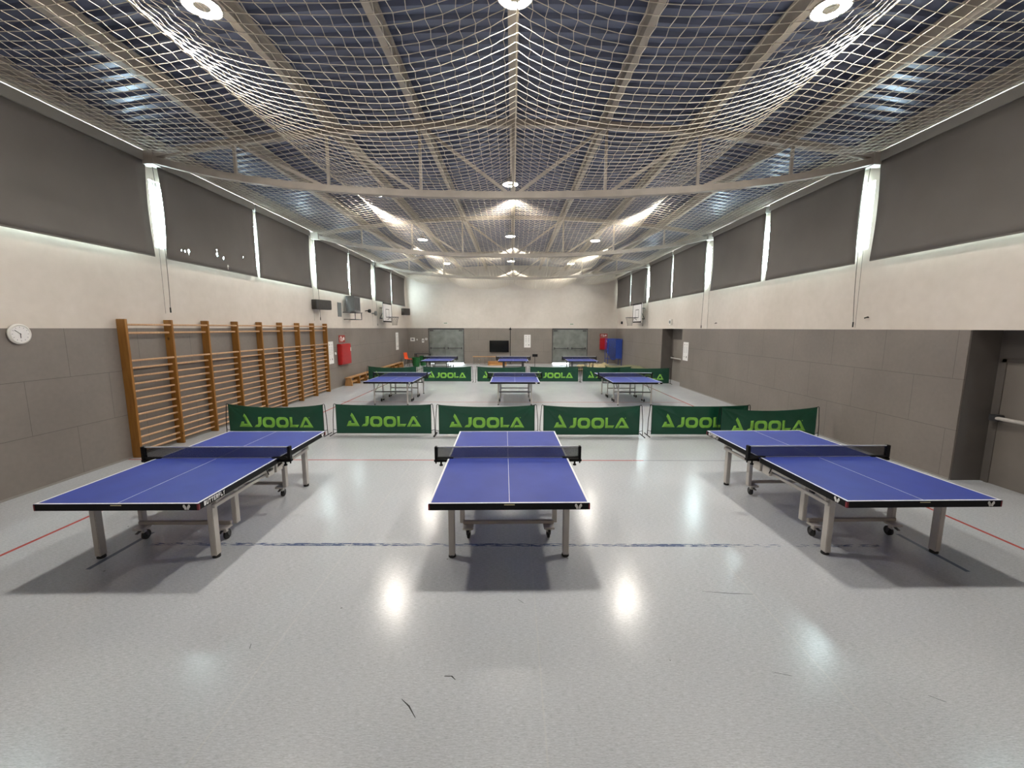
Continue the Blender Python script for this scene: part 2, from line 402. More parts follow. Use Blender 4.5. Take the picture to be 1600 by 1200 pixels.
# double doors in the far wall
def push_bar(parent, x0, x1, yy, z, m=DARKST, horizontal='x'):
    b = MB()
    if horizontal == 'x':
        b.tube([(x0, yy-.08, z), (x1, yy-.08, z)], .018)
        for x in (x0, x1): b.box(x-.03, x+.03, yy-.1, yy, z-.07, z+.07)
    return b.build('push_bar', m, parent)
for k, (a, b) in enumerate(DOORS):
    n = k+1; yd = YF+.06
    fr = struct(MB().box(a, a+.05, yd-.03, yd+.05, 0, DH).box(b-.05, b, yd-.03, yd+.05, 0, DH).box(a, b, yd-.03, yd+.05, DH-.06, DADO).build('door_%d' % n, DARKST))
    mid = (a+b)/2
    for q, (p, r) in enumerate(((a+.05, mid-.012), (mid+.008, b-.05))):
        openbottom = (k == 0 and q == 1) or (k == 1 and q == 0)
        zb = 0.045 if openbottom else 0.004
        lf = MB().box(p, r, yd-.01, yd+.04, zb, DH-.05).box(r-.0, r+.03, yd+.015, yd+.04, zb, DH-.05).box(p, r, yd-.018, yd-.01, 1.0, 1.02).box(p+.0, r, yd-.018, yd-.01, 1.86, 1.88).build('door_leaf', DOORM, fr)
        push_bar(lf, p+.12, r-.12, yd-.01, 1.05)
        MB().box(r-.3 if q else p+.05, r-.05 if q else p+.3, yd-.06, yd-.01, DH-.17, DH-.1).build('door_closer', DARKST, lf)
# recessed single doors in the right wall
for n, (a, b) in ((3, (3.9, 6.34)), (4, (17.07, 19.4))):
    xd = XR+.50
    fr = MB().box(xd-.03, xd+.05, a, b, 1.93, DADO).box(xd-.03, xd+.05, b-.05, b, 0, 1.93).box(xd-.03, xd+.05, a, a+.05, 0, 1.93)
    fr.box(xd-.045, xd-.03, b-.12, b-.06, 0, 1.95).box(xd-.045, xd-.03, a+.1, b-.06, 1.90, 1.95)
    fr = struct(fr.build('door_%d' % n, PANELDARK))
    lf = MB().box(xd-.028, xd+.03, a+.05, b-.06, 0.001, 1.93).build('door_leaf', DOORG, fr)
    by0, by1 = (4.2, 6.16) if n == 3 else (a+.2, b-.25)
    pb = MB().tube([(xd-.13, by0, 1.05), (xd-.13, by1, 1.05)], .028, 10)
    pb.build('push_bar', LEG, lf, smooth=True)
    MB().bev(xd-.15, xd-.028, by1-.02, by1+.1, 1.0, 1.1, .01).build('latch_box', DARKST, lf)
    MB().box(xd-.15, xd-.028, by0-.1, by0+.02, 1.0, 1.1).build('latch_box', DARKST, lf)
    # recess cheeks
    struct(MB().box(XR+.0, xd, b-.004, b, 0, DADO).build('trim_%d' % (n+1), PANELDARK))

# ------------------------------------------------------------------ roof steel
def truss(Y, label):
    t = thing('roof_truss', label, 'truss', (0, Y, z_top(0)), 0, 'curved steel roof trusses'); z0 = z_top(0)
    n = 20; xs_ = [-6.98+13.9*i/n for i in range(n+1)]
    b = MB(); b.beam([(x, 0, z_top(x)-z0) for x in xs_], .12, .11); b.build('top_chord', STEEL, t)
    b = MB(); b.beam([(x, 0, z_bot(x)-z0) for x in xs_], .12, .12); b.build('bottom_chord', STEEL, t)
    for x in (0, -1.75, 1.75, -3.5, 3.5, -5.25, 5.25):
        MB().beam([(x, 0, z_bot(x)-z0+.06), (x, 0, z_top(x)-z0-.05)], .045, .05).build('post', STEEL, t)
    for a, c in ((0, 1.75), (1.75, 3.5), (3.5, 5.25)):
        for s in (-1, 1):
            MB().beam([(s*(a+.12), 0, z_bot(a)-z0+.06), (s*(c-.08), 0, z_top(c)-z0-.05)], .045, .055).build('brace', STEEL, t)
    for s in (-1, 1):
        x = s*6.86; g = MB(); g.prism([(x-.13, z_bot(6.9)-z0-.12), (x+.13, z_bot(6.9)-z0-.12), (x+.13, z_top(6.9)-z0+.1), (x-.13, z_top(6.9)-z0+.06)], -.09, .09)
        g.build('bearing_plate', STEEL, t)
truss(TR[0], 'curved steel lens truss nearest the camera, over the near wall bars')
truss(TR[1], 'curved steel lens truss, the second one away, over the middle table row')
truss(TR[2], 'curved steel lens truss, the last one before the far wall')
pur_lab = {0: 'steel ridge purlin running down the middle of the blue roof', -1.75: 'steel purlin just left of the roof ridge', 1.75: 'steel purlin just right of the roof ridge',
           -3.42: 'steel purlin beside the left row of lamps', 3.46: 'steel purlin beside the right row of lamps', -5.25: 'steel purlin next to the left eaves beam', 5.25: 'steel purlin next to the right eaves beam'}
for x, lb in pur_lab.items():
    zb = z_top(x)+.055; zt = z_roof(x)-.012
    b = MB(); L0, L1 = YB+.02, YF-.02; wd = .05 if x else .07
    b.box(x-wd, x+wd, L0, L1, zb, zb+.018).box(x-.012-(.0 if x else 0), x+.012, L0, L1, zb+.018, zt-.018).box(x-wd, x+wd, L0, L1, zt-.018, zt)
    o = b.build('roof_purlin', STEEL); tag(o, lb, 'purlin', 'steel roof purlins')
for s, nm in ((-1, 'left'), (1, 'right')):
    X = XL if s < 0 else XR; xi = X-s*.15; b = MB()
    x0, x1 = sorted((xi, xi-s*.14))
    b.box(x0, x1, YB+.02, YF-.02, 5.735, 5.76).box((x0+x1)/2-.012, (x0+x1)/2+.012, YB+.02, YF-.02, 5.76, 5.93).box(x0, x1, YB+.02, YF-.02, 5.93, 5.955)
    tag(b.build('eaves_beam', STEEL), 'steel eaves beam running along the top of the %s wall' % nm, 'beam', 'steel eaves beams')

# ------------------------------------------------------------------ lamps
def make_lamp():
    t = thing('high_bay_lamp', 'x', 'lamp', (0, 0, 0), 0, 'round ring lamps above the net')
    b = MB(); b.lathe([(.06, .13), (.10, .125), (.11, .08), (.17, .055), (.20, .02), (.21, -.01), (.195, -.012), (.185, .012), (.09, .012), (.085, -.01), (0.0, -.012)], n=32)
    b.build('housing', LAMPBODY, t, smooth=True)
    b = MB(); b.lathe([(.095, .008), (.18, .008), (.18, -.006), (.095, -.006), (.095, .008)], n=32); b.build('light_ring', LAMPGLOW, t)
    return t
lamp0 = make_lamp()
def hook(parent, h):
    MB().tube([(0, 0, .11), (0, 0, h)], .012).build('hanger_rod', STEEL, parent)
index_kids()
rows = [(((-3.60, 5.29), (0.02, 5.13), (3.68, 5.31)), 'nearest row'), (((-3.72, 12.0), (-.07, 11.21), (3.62, 12.0)), 'second row'),
        (((-3.80, 17.95), (-.10, 17.3), (3.49, 18.1)), 'third row'), (((-3.82, 24.4), (-.10, 23.5), (3.35, 24.4)), 'farthest row')]
first = True
for trio, rn in rows:
    for (x, Y), cn in zip(trio, ('left', 'middle', 'right')):
        o = lamp0 if first else copy_tree(lamp0); first = False
        z = 6.08
        o.location = (x, Y, z); hook(o, (z_top(x)+.055-z) if cn == 'middle' else (z_roof(x)-z-.005))
        o['label'] = 'lit ring lamp under the roof, %s lamp of the %s' % (cn, rn)

# ------------------------------------------------------------------ safety net
def net_z(x, y):
    folds = [(-6.88, 5.69), (-4.05, 0), (0.04, 0), (4.05, 0), (6.82, 5.67)]
    pts_ = ((2, 5.76), (6, 5.74), (8.3, 5.72), (12, 5.68), (14.5, 5.57), (17, 5.52), (21.5, 5.50), (28, 5.45))
    for i in range(len(pts_)-1):
        if y <= pts_[i+1][0]: a, b = pts_[i], pts_[i+1]; break
    zf = a[1]+(b[1]-a[1])*(y-a[0])/(b[0]-a[0])
    amp = 0.05 if y < 8.25 else (0.14 if y < 14.8 else 0.26)
    arch = amp*0.5*(1-math.cos(2*PI*(y-8.25)/6.57))
    for i in range(4):
        x0, x1 = folds[i][0], folds[i+1][0]
        if x <= x1 or i == 3:
            t = min(1, max(0, (x-x0)/(x1-x0)))
            za = folds[i][1] or zf+arch+(-.10 if i == 2 else 0); zb_ = folds[i+1][1] or zf+arch+(-.10 if i == 1 else 0)
            sag = (0.47 if 0 < i < 3 else 0.12+.18*min(1, max(0, (y-13)/6)))*(1-abs(2*t-1)**2.5)
            return za+(zb_-za)*t-sag+0.012*math.sin(3.1*x+1.7*y)
def safety_net():
    cell = 0.146; nx_ = int(13.66/cell); ny_ = int((27.75-2.2)/cell); r = 0.0030
    P = {}
    for j in range(ny_+1):
        for i in range(nx_+1):
            x = -6.86+13.66*i/nx_; y = 2.2+(27.75-2.2)*j/ny_
            dx = 0.012*(1 if (i+j) % 2 else -1); dy = 0.003*(1 if (i+j) % 2 else -1)
            P[i, j] = Vector((x+dx, y+dy, net_z(x, y)+.002*(1 if (i+j) % 2 else -1)))
    vs, fs = [], []
    offs_x = [(0, r*1.15, -r), (0, -r*1.15, -r), (0, 0, r*1.2)]   # strands along x
    offs_y = [(r*1.15, 0, -r), (-r*1.15, 0, -r), (0, 0, r*1.2)]
    def strand(seq, offs):
        o = len(vs); k = len(seq)
        for p in seq:
            for d_ in offs: vs.append((p.x+d_[0], p.y+d_[1], p.z+d_[2]))
        for a in range(k-1):
            for q in range(3):
                fs.append((o+a*3+q, o+a*3+(q+1) % 3, o+a*3+3+(q+1) % 3, o+a*3+3+q))
    for j in range(ny_+1): strand([P[i, j] for i in range(nx_+1)], offs_x)
    for i in range(nx_+1): strand([P[i, j] for j in range(ny_+1)], offs_y)
    me = bpy.data.meshes.new('safety_net'); me.from_pydata(vs, [], fs); me.materials.append(NETC)
    o = bpy.data.objects.new('safety_net', me); C.objects.link(o)
    tag(o, 'cream square-mesh ball net slung under the blue roof between both walls', 'net')
    for x in (-4.05, 0.04, 4.05):
        b = MB(); b.tube([(x, 2.2+25.5*q/60, net_z(x, 2.2+25.5*q/60)+.006) for q in range(61)], .009, 5); b.build('support_cable', NETC, o)
safety_net()

# ------------------------------------------------------------------ blinds
def blind(side, y0, y1, label, cord=None, bow=0.0, lowz=3.77, fab=None):
    s = -1 if side == 'left' else 1; X = (XL if s < 0 else XR)-s*.15
    t = thing('roller_blind', label, 'blind', (X, (y0+y1)/2, lowz), 0, 'grey roller blinds on the %s wall' % side)
    yc = (y0+y1)/2; h = 5.50-lowz; n = 14; vs = []
    for j in range(n+1):
        for i in range(n+1):
            v = j/n; yy = y0-yc+(y1-y0)*i/n
            pinch = 0.035*math.sin(PI*v)*(1 if i == 0 else (-1 if i == n else 0))
            vs.append((-s*(0.01*math.sin(PI*v)*math.sin(i*1.3+y0)+.02*bow*math.sin(PI*v)), yy+pinch, h*v))
    fs = [(j*(n+1)+i, j*(n+1)+i+1, (j+1)*(n+1)+i+1, (j+1)*(n+1)+i) for j in range(n) for i in range(n)]
    m = MB().add(vs, fs).build('blind_fabric', fab or BLIND, t, smooth='all', recalc=False)
    md = m.modifiers.new('t', 'SOLIDIFY'); md.thickness = .004
    if fab is None:
        MB().box(*sorted((s*.036, s*.040)), y0-yc+.05, y1-yc-.05, .03, h-.01).build('added_bounce_sheet', WHITE, t)  # unseen white sheet, added behind the fabric to bounce daylight down the wall
    MB().box(-.007, .007, y0-yc+.01, y1-yc-.01, -.012, .012).build('bottom_bar', BLIND, t)
    xa, xb = sorted((-s*.03, s*.11)); MB().box(xa, xb, y0-yc-.02, y1-yc+.02, h, h+.17).build('blind_box', FASCIA, t)
    if cord:
        yy, zend, lean = cord
        zs = [5.45-(5.45-zend)*q/12 for q in range(13)]
        b = MB(); b.tube([(-s*(.06+.12*math.sin(PI*q/12*.5)), yy-yc+lean*(q/12)**2, zs[q]-lowz) for q in range(13)], .006, 5)
        b.build('pull_cord', CORD, t)
        MB().tube([(-s*.18, yy-yc+lean, zend-lowz+.01), (-s*.18, yy-yc+lean, zend-lowz-.09)], .012, 6).build('cord_weight', BLACK, t)
        MB().tube([(-s*.0+s*.07, yy-yc+.12, .0+1.5), (s*.09, yy-yc+.12, zend-lowz-.1)], .003, 5).build('guide_cord', CORD, t)
LB = [(5.0, 8.22, 'grey roller blind nearest the camera on the left wall', (8.30, 2.78, -.08)), (8.48, 11.45, 'grey roller blind with small torn holes, over the near wall bars', None),
      (11.56, 14.50, 'grey left-wall roller blind over the far half of the wall bars', (14.6, 2.75, 0)), (14.87, 17.80, 'grey left-wall roller blind above the wall loudspeaker', None),
      (17.92, 20.62, 'grey left-wall roller blind right of the boxed wall unit', (20.75, 2.6, 0)), (21.1, 23.88, 'grey left-wall roller blind above the left basketball hoop', None),
      (24.02, 26.9, 'grey left-wall roller blind in the far left corner', None)]
for a, b, l, c in LB: blind('left', a, b, l, c, bow=(a*7 % 2)-1, fab=TORN if 'torn' in l else None)
RB = [(5.0, 8.18, 'grey roller blind nearest the camera on the right wall', None), (8.52, 11.48, 'grey right-wall roller blind, second from the camera', (8.33, 2.52, -.15)),
      (11.68, 14.63, 'grey right-wall roller blind, third from the camera', (14.75, 2.5, 0)), (15.1, 18.12, 'grey right-wall roller blind nearly above the recessed side door', None),
      (18.25, 21.2, 'grey right-wall roller blind left of the narrow gap by the hoop', (21.4, 2.6, 0)), (21.55, 24.4, 'grey right-wall roller blind above the right basketball hoop', None),
      (24.55, 27.6, 'grey right-wall roller blind in the far right corner', None)]
for a, b, l, c in RB: blind('right', a, b, l, c, lowz=3.70, bow=(a*5 % 2)-1)

# ------------------------------------------------------------------ table tennis tables
def butterfly(mb, cx, cz, s, y0, y1, plane='xz'):
    """two wings, drawn in a plane"""
    L = [(-.02, -.34), (-.30, -.36), (-.36, -.16), (-.56, .12), (-.50, .42), (-.30, .46), (-.06, .06)]
    L2 = [(-.02, .0)]
    for sg in (-1, 1):
        poly = [(cx+sg*x*s*-1, cz+z*s) for x, z in L]
        if sg < 0: poly = poly[::-1]
        n = len(poly)
        if plane == 'xz': vs = [(x, y0, z) for x, z in poly]+[(x, y1, z) for x, z in poly]
        else: vs = [(y0, x, z) for x, z in poly]+[(y1, x, z) for x, z in poly]
        mb.add(vs, [tuple(range(n)), tuple(range(2*n-1, n-1, -1))]+[((j+1) % n, j, n+j, n+(j+1) % n) for j in range(n)])
    return mb
TW, TL, TH = 1.525, 2.74, 0.76
def table_top_parts(t, apron_h, lines=True):
    for s in (-1, 1):
        ya, yb = sorted((s*.003, s*TL/2))
        tp = MB().box(-TW/2, TW/2, ya, yb, TH-.022, TH).build('tabletop', BLUE, t)
        e = .0008; l = MB()
        l.box(-TW/2, -TW/2+.02, ya, yb, TH, TH+e).box(TW/2-.02, TW/2, ya, yb, TH, TH+e)
        yo = sorted((s*TL/2, s*(TL/2-.02))); l.box(-TW/2+.02, TW/2-.02, yo[0], yo[1], TH, TH+e)
        yi = sorted((s*.02, s*(TL/2-.02))); l.box(-.0022, .0022, yi[0], yi[1], TH, TH+e)
        l.build('court_lines', LINE, tp)
        a = MB(); z1 = TH-.004; z0 = TH-apron_h; th = .022; eps = .002
        a.box(-TW/2-eps, TW/2+eps, *sorted((s*TL/2+s*eps, s*(TL/2-th))), z0, z1)
        for q in (-1, 1): a.box(*sorted((q*(TW/2+eps), q*(TW/2-th))), *sorted((s*(TL/2-th), s*.02)), z0, z1)
        a.build('apron', BLACK, tp)
def table_net(t, post=BLACK):
    hw = TW/2+.145
    MB().box(-hw, hw, -.0015, .0015, TH+.006, TH+.140).build('net', TNET, t)
    MB().box(-hw, hw, -.004, .004, TH+.138, TH+.1525).build('net_tape', LINE, t)
    MB().box(-TW/2, TW/2, -.003, .003, TH+.0015, TH+.007).build('net_cord', LOGOW, t)
    for s in (-1, 1):
        p = MB(); xo = s*hw
        p.bev(*sorted((xo-s*.012, xo+s*.022)), -.03, .03, TH-.01, TH+.155, .005)
        p.bev(*sorted((xo, s*(TW/2-.07))), -.028, .028, TH+.001, TH+.013, .004)
        p.bev(*sorted((xo+s*.03, s*(TW/2+.006))), -.03, .03, TH-.045, TH-.012, .006)
        p.tube([(s*(TW/2+.09), 0, TH-.045), (s*(TW/2+.09), 0, TH-.085)], .012, 8)
        p.tube([(xo+s*.01, 0, TH-.04), (xo+s*.01, 0, TH-.07)], .009, 8)
        q = p.build('net_post', post, t)
        MB().lathe([(.006, -.10), (.022, -.098), (.022, -.082), (.006, -.08)], (s*(TW/2+.09), 0, TH), 12).build('clamp_knob', post, q)
def caster(t, x, y, z, wheel_r=.055, m=RUBBER, plate=LEG, lever=1):
    c = MB().bev(x-.06, x+.06, y-.075, y+.05, z-.02, z+.004, .006).bev(x-.028, x+.028, y-.03, y+.02, z-.07, z-.018, .006).build('caster', plate, t, smooth=True)
    f = MB()
    for s in (-1, 1): f.prism([(y-.012, z-.055), (y+.028, z-.055), (y+.045, wheel_r-.01), (y+.022, wheel_r-.018)], x+s*.020, x+s*.025)
    # prism runs along y: swap axes to make the fork lie across x
    f.v = [(v[1], v[0], v[2]) for v in f.v]
    f.build('fork', DARKST, c)
    MB().lathe([(.0, -.016), (wheel_r*.8, -.016), (wheel_r, -.010), (wheel_r, .010), (wheel_r*.8, .016), (0, .016)], (x, y+.03, wheel_r), 20, 'x').build('wheel', m, c, smooth=True)
    MB().beam([(x, y-.02, z-.03), (x, y-.09, z-.05)], .03, .008, (1, 0, 0)).build('brake_lever', DARKST, c)
    return c
def match_table(label):
    t = thing('table_tennis_table', label, 'table tennis table', (0,0,0), 0, 'competition tables in the front row')
    table_top_parts(t, .066)
    table_net(t)
    e = TL/2+.0035
    for sx in (-1, 1):
        for sy in (-1, 1):
            MB().bev(*sorted((sx*(TW/2+.004), sx*(TW/2-.014))), *sorted((sy*(TL/2+.004), sy*(TL/2-.02))), TH-.066, TH-.005, .003).build('corner_cap', CAPRED, t)
    # printed marks on the aprons
    b = MB()
    butterfly(b, .655, TH-.037, .062, -e-.001, -e+.001)
    b.build('butterfly_emblem', LOGOW, t)
    b = MB(); butterfly(b, -.655, TH-.037, .062, e-.001, e+.001); b.build('butterfly_emblem', LOGOW, t)
    xe = TW/2+.0028
    b = MB(); butterfly(b, -TL/2+.12, TH-.037, .062, -xe-.001, -xe+.001, 'yz'); b.build('butterfly_emblem', LOGOW, t)
    b = MB(); butterfly(b, TL/2-.10, TH-.037, .062, xe-.001, xe+.001, 'yz'); b.build('butterfly_emblem', LOGOW, t)
    b = MB().box(-.05, .05, -e-.001, -e+.001, TH-.019, TH-.010); b.build('maker_plate', GOLD, t)
    word = text_mesh('BUTTERFLY', .046, .30)
    wm = MB(); wm.add([(xe+.0008, -TL/2+.07+x, TH-.055+z) for x, z in word[0]], word[1]); wm.build('side_lettering', LOGOW, t, recalc=False)
    wm = MB(); wm.add([(-xe-.0008, TL/2-.07-x, TH-.055+z) for x, z in word[0]], word[1]); wm.build('side_lettering', LOGOW, t, recalc=False)
    # steel
    LX = .60; LY = .985
    for sx in (-1, 1):
        for sy in (-1, 1):
            l = MB().bev(sx*LX-.030, sx*LX+.030, sy*LY-.040, sy*LY+.040, .028, TH-.068, .006).build('leg', LEG, t, smooth=True)
            MB().lathe([(.036, 0), (.040, .006), (.036, .030), (0, .030)], (sx*LX, sy*LY, 0), 16).build('levelling_foot', RUBBER, l, smooth=True)
            i = MB().bev(sx*(LX-.065)-.025, sx*(LX-.065)+.025, sy*.535-.035, sy*.535+.035, .165, TH-.075, .005).build('inner_leg', LEG, t, smooth=True)
            caster(t, sx*(LX-.14), sy*.60-.03, .165)
        ar = MB(); xr = sx*(LX+.105)
        for sy in (-1, 1):
            pts = [(xr-sx*.055, sy*(LY+.02), TH-.14), (xr-sx*.02, sy*(LY-.07), TH-.098)]+[(xr, sy*yy, TH-.083-.045*(1-min(1, yy/.55)**.8)) for yy in (.88, .75, .6, .45, .3, .16, .05)]
            ar.beam(pts, .028, .034, (1, 0, 0))
        ar.build('arched_rail', LEG, t)
        MB().bev(sx*(LX+.045)-.014, sx*(LX+.045)+.014, -LY-.04, LY+.04, .555, .592, .004).build('side_rail', LEG, t, smooth=True)
        k = MB().bev(xr-.02, xr+.014, -.17, -.02, .56, .675, .006).bev(xr-.02, xr+.014, .02, .17, .56, .675, .006).build('hinge_bracket', LEG, t, smooth=True)
        MB().tube([(xr+sx*.02, -.16, .60), (xr+sx*.02, -.20, .675), (xr+sx*.02, -.05, .69)], .006, 6).build('release_handle', BLACK, k)
    for sy in (-1, 1):
        MB().bev(-LX+.08, LX-.08, sy*.60-.018, sy*.60+.018, .175, .215, .004).build('cross_bar', STEEL, t)
        MB().bev(-LX, LX, sy*LY-.02, sy*LY+.02, TH-.12, TH-.07, .004).build('leg_crossbeam', LEG, t)
    MB().bev(-.36, .36, -.03, .03, .56, .60, .004).build('centre_tie', DARKST, t)
    return t

# block letters for lettering: polygons per letter inside a 1x1 cell
GL = {
 'B': [[(0,0),(.75,0),(1,.15),(1,.4),(.85,.5),(1,.6),(1,.85),(.75,1),(0,1)]],
 'U': [[(0,1),(0,.15),(.2,0),(.8,0),(1,.15),(1,1),(.7,1),(.7,.3),(.3,.3),(.3,1)]],
 'T': [[(.35,0),(.65,0),(.65,.72),(1,.72),(1,1),(0,1),(0,.72),(.35,.72)]],
 'E': [[(0,0),(1,0),(1,.25),(.3,.25),(.3,.4),(.9,.4),(.9,.6),(.3,.6),(.3,.75),(1,.75),(1,1),(0,1)]],
 'R': [[(0,0),(.3,0),(.3,.35),(.65,0),(1,0),(.7,.38),(1,.5),(1,.85),(.8,1),(0,1)]],
 'F': [[(0,0),(.3,0),(.3,.4),(.9,.4),(.9,.62),(.3,.62),(.3,.75),(1,.75),(1,1),(0,1)]],
 'L': [[(0,0),(1,0),(1,.28),(.3,.28),(.3,1),(0,1)]],
 'Y': [[(.35,0),(.65,0),(.65,.4),(1,1),(.7,1),(.5,.62),(.3,1),(0,1),(.35,.4)]],
}
def tri(loops, cuts=0):
    """fill 2-D loops (outer + holes), returns verts (x,z), tris"""
    bm = bmesh.new(); es = []
    for lp in loops:
        vs_ = [bm.verts.new((x, 0, z)) for x, z in lp]
        for i in range(len(vs_)): es.append(bm.edges.new((vs_[i], vs_[(i+1) % len(vs_)])))
    bmesh.ops.triangle_fill(bm, use_beauty=True, use_dissolve=False, edges=es)
    for _ in range(cuts): bmesh.ops.subdivide_edges(bm, edges=bm.edges[:], cuts=1)
    bmesh.ops.triangulate(bm, faces=bm.faces[:])
    bm.verts.index_update()
    out = [(v.co.x, v.co.z) for v in bm.verts], [tuple(v.index for v in f.verts) for f in bm.faces]
    bm.free(); return out
def text_mesh(word, h, width):
    n = len(word); cw = width/n; V, Fc = [], []
    for i, ch in enumerate(word):
        v, f = tri(GL[ch]); o = len(V)
        V += [(i*cw+x*cw*.82, z*h) for x, z in v]; Fc += [tuple(k+o for k in q) for q in f]
    return V, Fc

def club_table(label, group, legm, grey=False):
    t = thing('table_tennis_table', label, 'table tennis table', (0,0,0), 0, group)
    table_top_parts(t, .055); table_net(t)
    b = MB(); butterfly(b, .66, TH-.032, .05, -TL/2-.004, -TL/2-.002); b.build('butterfly_emblem', LOGOW, t)
    for sx in (-1, 1):
        for sy in (-1, 1):
            l = MB().bev(sx*.52-.02, sx*.52+.02, sy*1.12-.02, sy*1.12+.02, .02, TH-.055, .004).build('leg', legm, t)
            MB().lathe([(.026, 0), (.026, .022), (0, .022)], (sx*.52, sy*1.12, 0), 12).build('levelling_foot', RUBBER, l)
            l = MB().bev(sx*.48-.016, sx*.48+.016, sy*.42-.018, sy*.42+.018, .10, TH-.055, .004).build('inner_leg', legm, t)
            for dy in (-.10, .10):
                MB().lathe([(0, -.016), (.045, -.016), (.05, -.008), (.05, .008), (.045, .016), (0, .016)], (sx*.50, sy*.42+dy, .05), 16, 'x').build('wheel', RUBBER, t, smooth=True)
            MB().beam([(sx*.48, sy*.42-.11, .085), (sx*.48, sy*.42+.11, .085)], .03, .03, (1, 0, 0)).build('wheel_bogie', legm, t)
            MB().tube([(sx*.50, sy*1.10, .42), (sx*.50, sy*.55, TH-.06)], .009, 6).build('brace_rod', DARKST, t)
        MB().box(sx*.60-.012, sx*.60+.012, -1.28, 1.28, TH-.09, TH-.056).build('side_rail', legm, t)
    for sy in (-1, 1):
        MB().box(-.48, .48, sy*.42-.015, sy*.42+.015, .30, .335).build('cross_bar', legm, t)
        MB().box(-.50, .50, sy*1.12-.012, sy*1.12+.012, .40, .43).build('leg_crossbar', DARKST, t)
    return t

t0 = match_table('x'); index_kids()
for k, (x, y, a, l) in enumerate(((-3.7416, 5.0328, .0158, 'blue competition table in front row, left one beside the wall bars'), (-.0556, 5.0704, .0203, 'blue competition table in front row, seen straight on in the middle'),
                   (3.9435, 5.1485, .0242, 'blue competition table in front row, right one near the grey side door'))):
    o = t0 if k == 0 else copy_tree(t0)
    o.location = (x, y, 0); o.rotation_euler.z = a; o['label'] = l
t1 = club_table('x', 'tables in the middle row', LEG); index_kids()
for k, (x, l) in enumerate(((-3.81, 'blue club table in middle row, left one in front of the low bench'), (.07, 'blue club table in middle row, centre one straight behind the front table'), (3.82, 'blue club table in middle row, right one before the overlapping barriers'))):
    o = t1 if k == 0 else copy_tree(t1)
    o.location = (x, 12.5+TL/2, 0); o.rotation_euler.z = (-.01, .0, .012)[k]; o['label'] = l
t2 = club_table('x', 'tables in the far row', DARKST); index_kids()
for k, (x, l) in enumerate(((-3.86, 'blue table in far row, left one before the metal double doors'), (.03, 'blue table in far row, centre one below the black screen'), (3.56, 'blue table in far row, right one near the blue ball cage'))):
    o = t2 if k == 0 else copy_tree(t2)
    o.location = (x, 20.6+TL/2, 0); o['label'] = l

# ------------------------------------------------------------------ barriers with lettering
LOGO = {
 'emblem': [[(185,395),(225,312),(262,312),(262,345),(318,350),(250,232),(272,190),(300,225),(392,397)]],
 'J': [[(490,245),(545,242),(543,350),(520,388),(495,398),(422,398),(452,362),(478,360),(490,345)]],
 'L': [[(1000,242),(1042,242),(1042,358),(1148,358),(1122,398),(1000,398)]],
 'A': [[(1152,402),(1235,248),(1258,238),(1285,248),(1380,400),(1212,400),(1232,362),(1306,362),(1260,288),(1200,402)]],
}
def rrect(x0, x1, z0, z1, r, n=4):
    pts = []
    for cx, cz, a0 in ((x1-r, z1-r, 0), (x0+r, z1-r, 90), (x0+r, z0+r, 180), (x1-r, z0+r, 270)):
        for q in range(n+1):
            a = math.radians(a0+90*q/n); pts.append((cx+r*math.cos(a), cz+r*math.sin(a)))
    return pts
LOGO['O'] = [rrect(560, 762, 243, 407, 62), rrect(612, 712, 286, 364, 30)]
LOGO['Q'] = [rrect(778, 982, 243, 407, 62), rrect(830, 932, 286, 364, 30)]
LOGO['dot'] = [rrect(1308, 1322, 240, 254, 6, 2)]
BW, BH = 2.14, 0.70
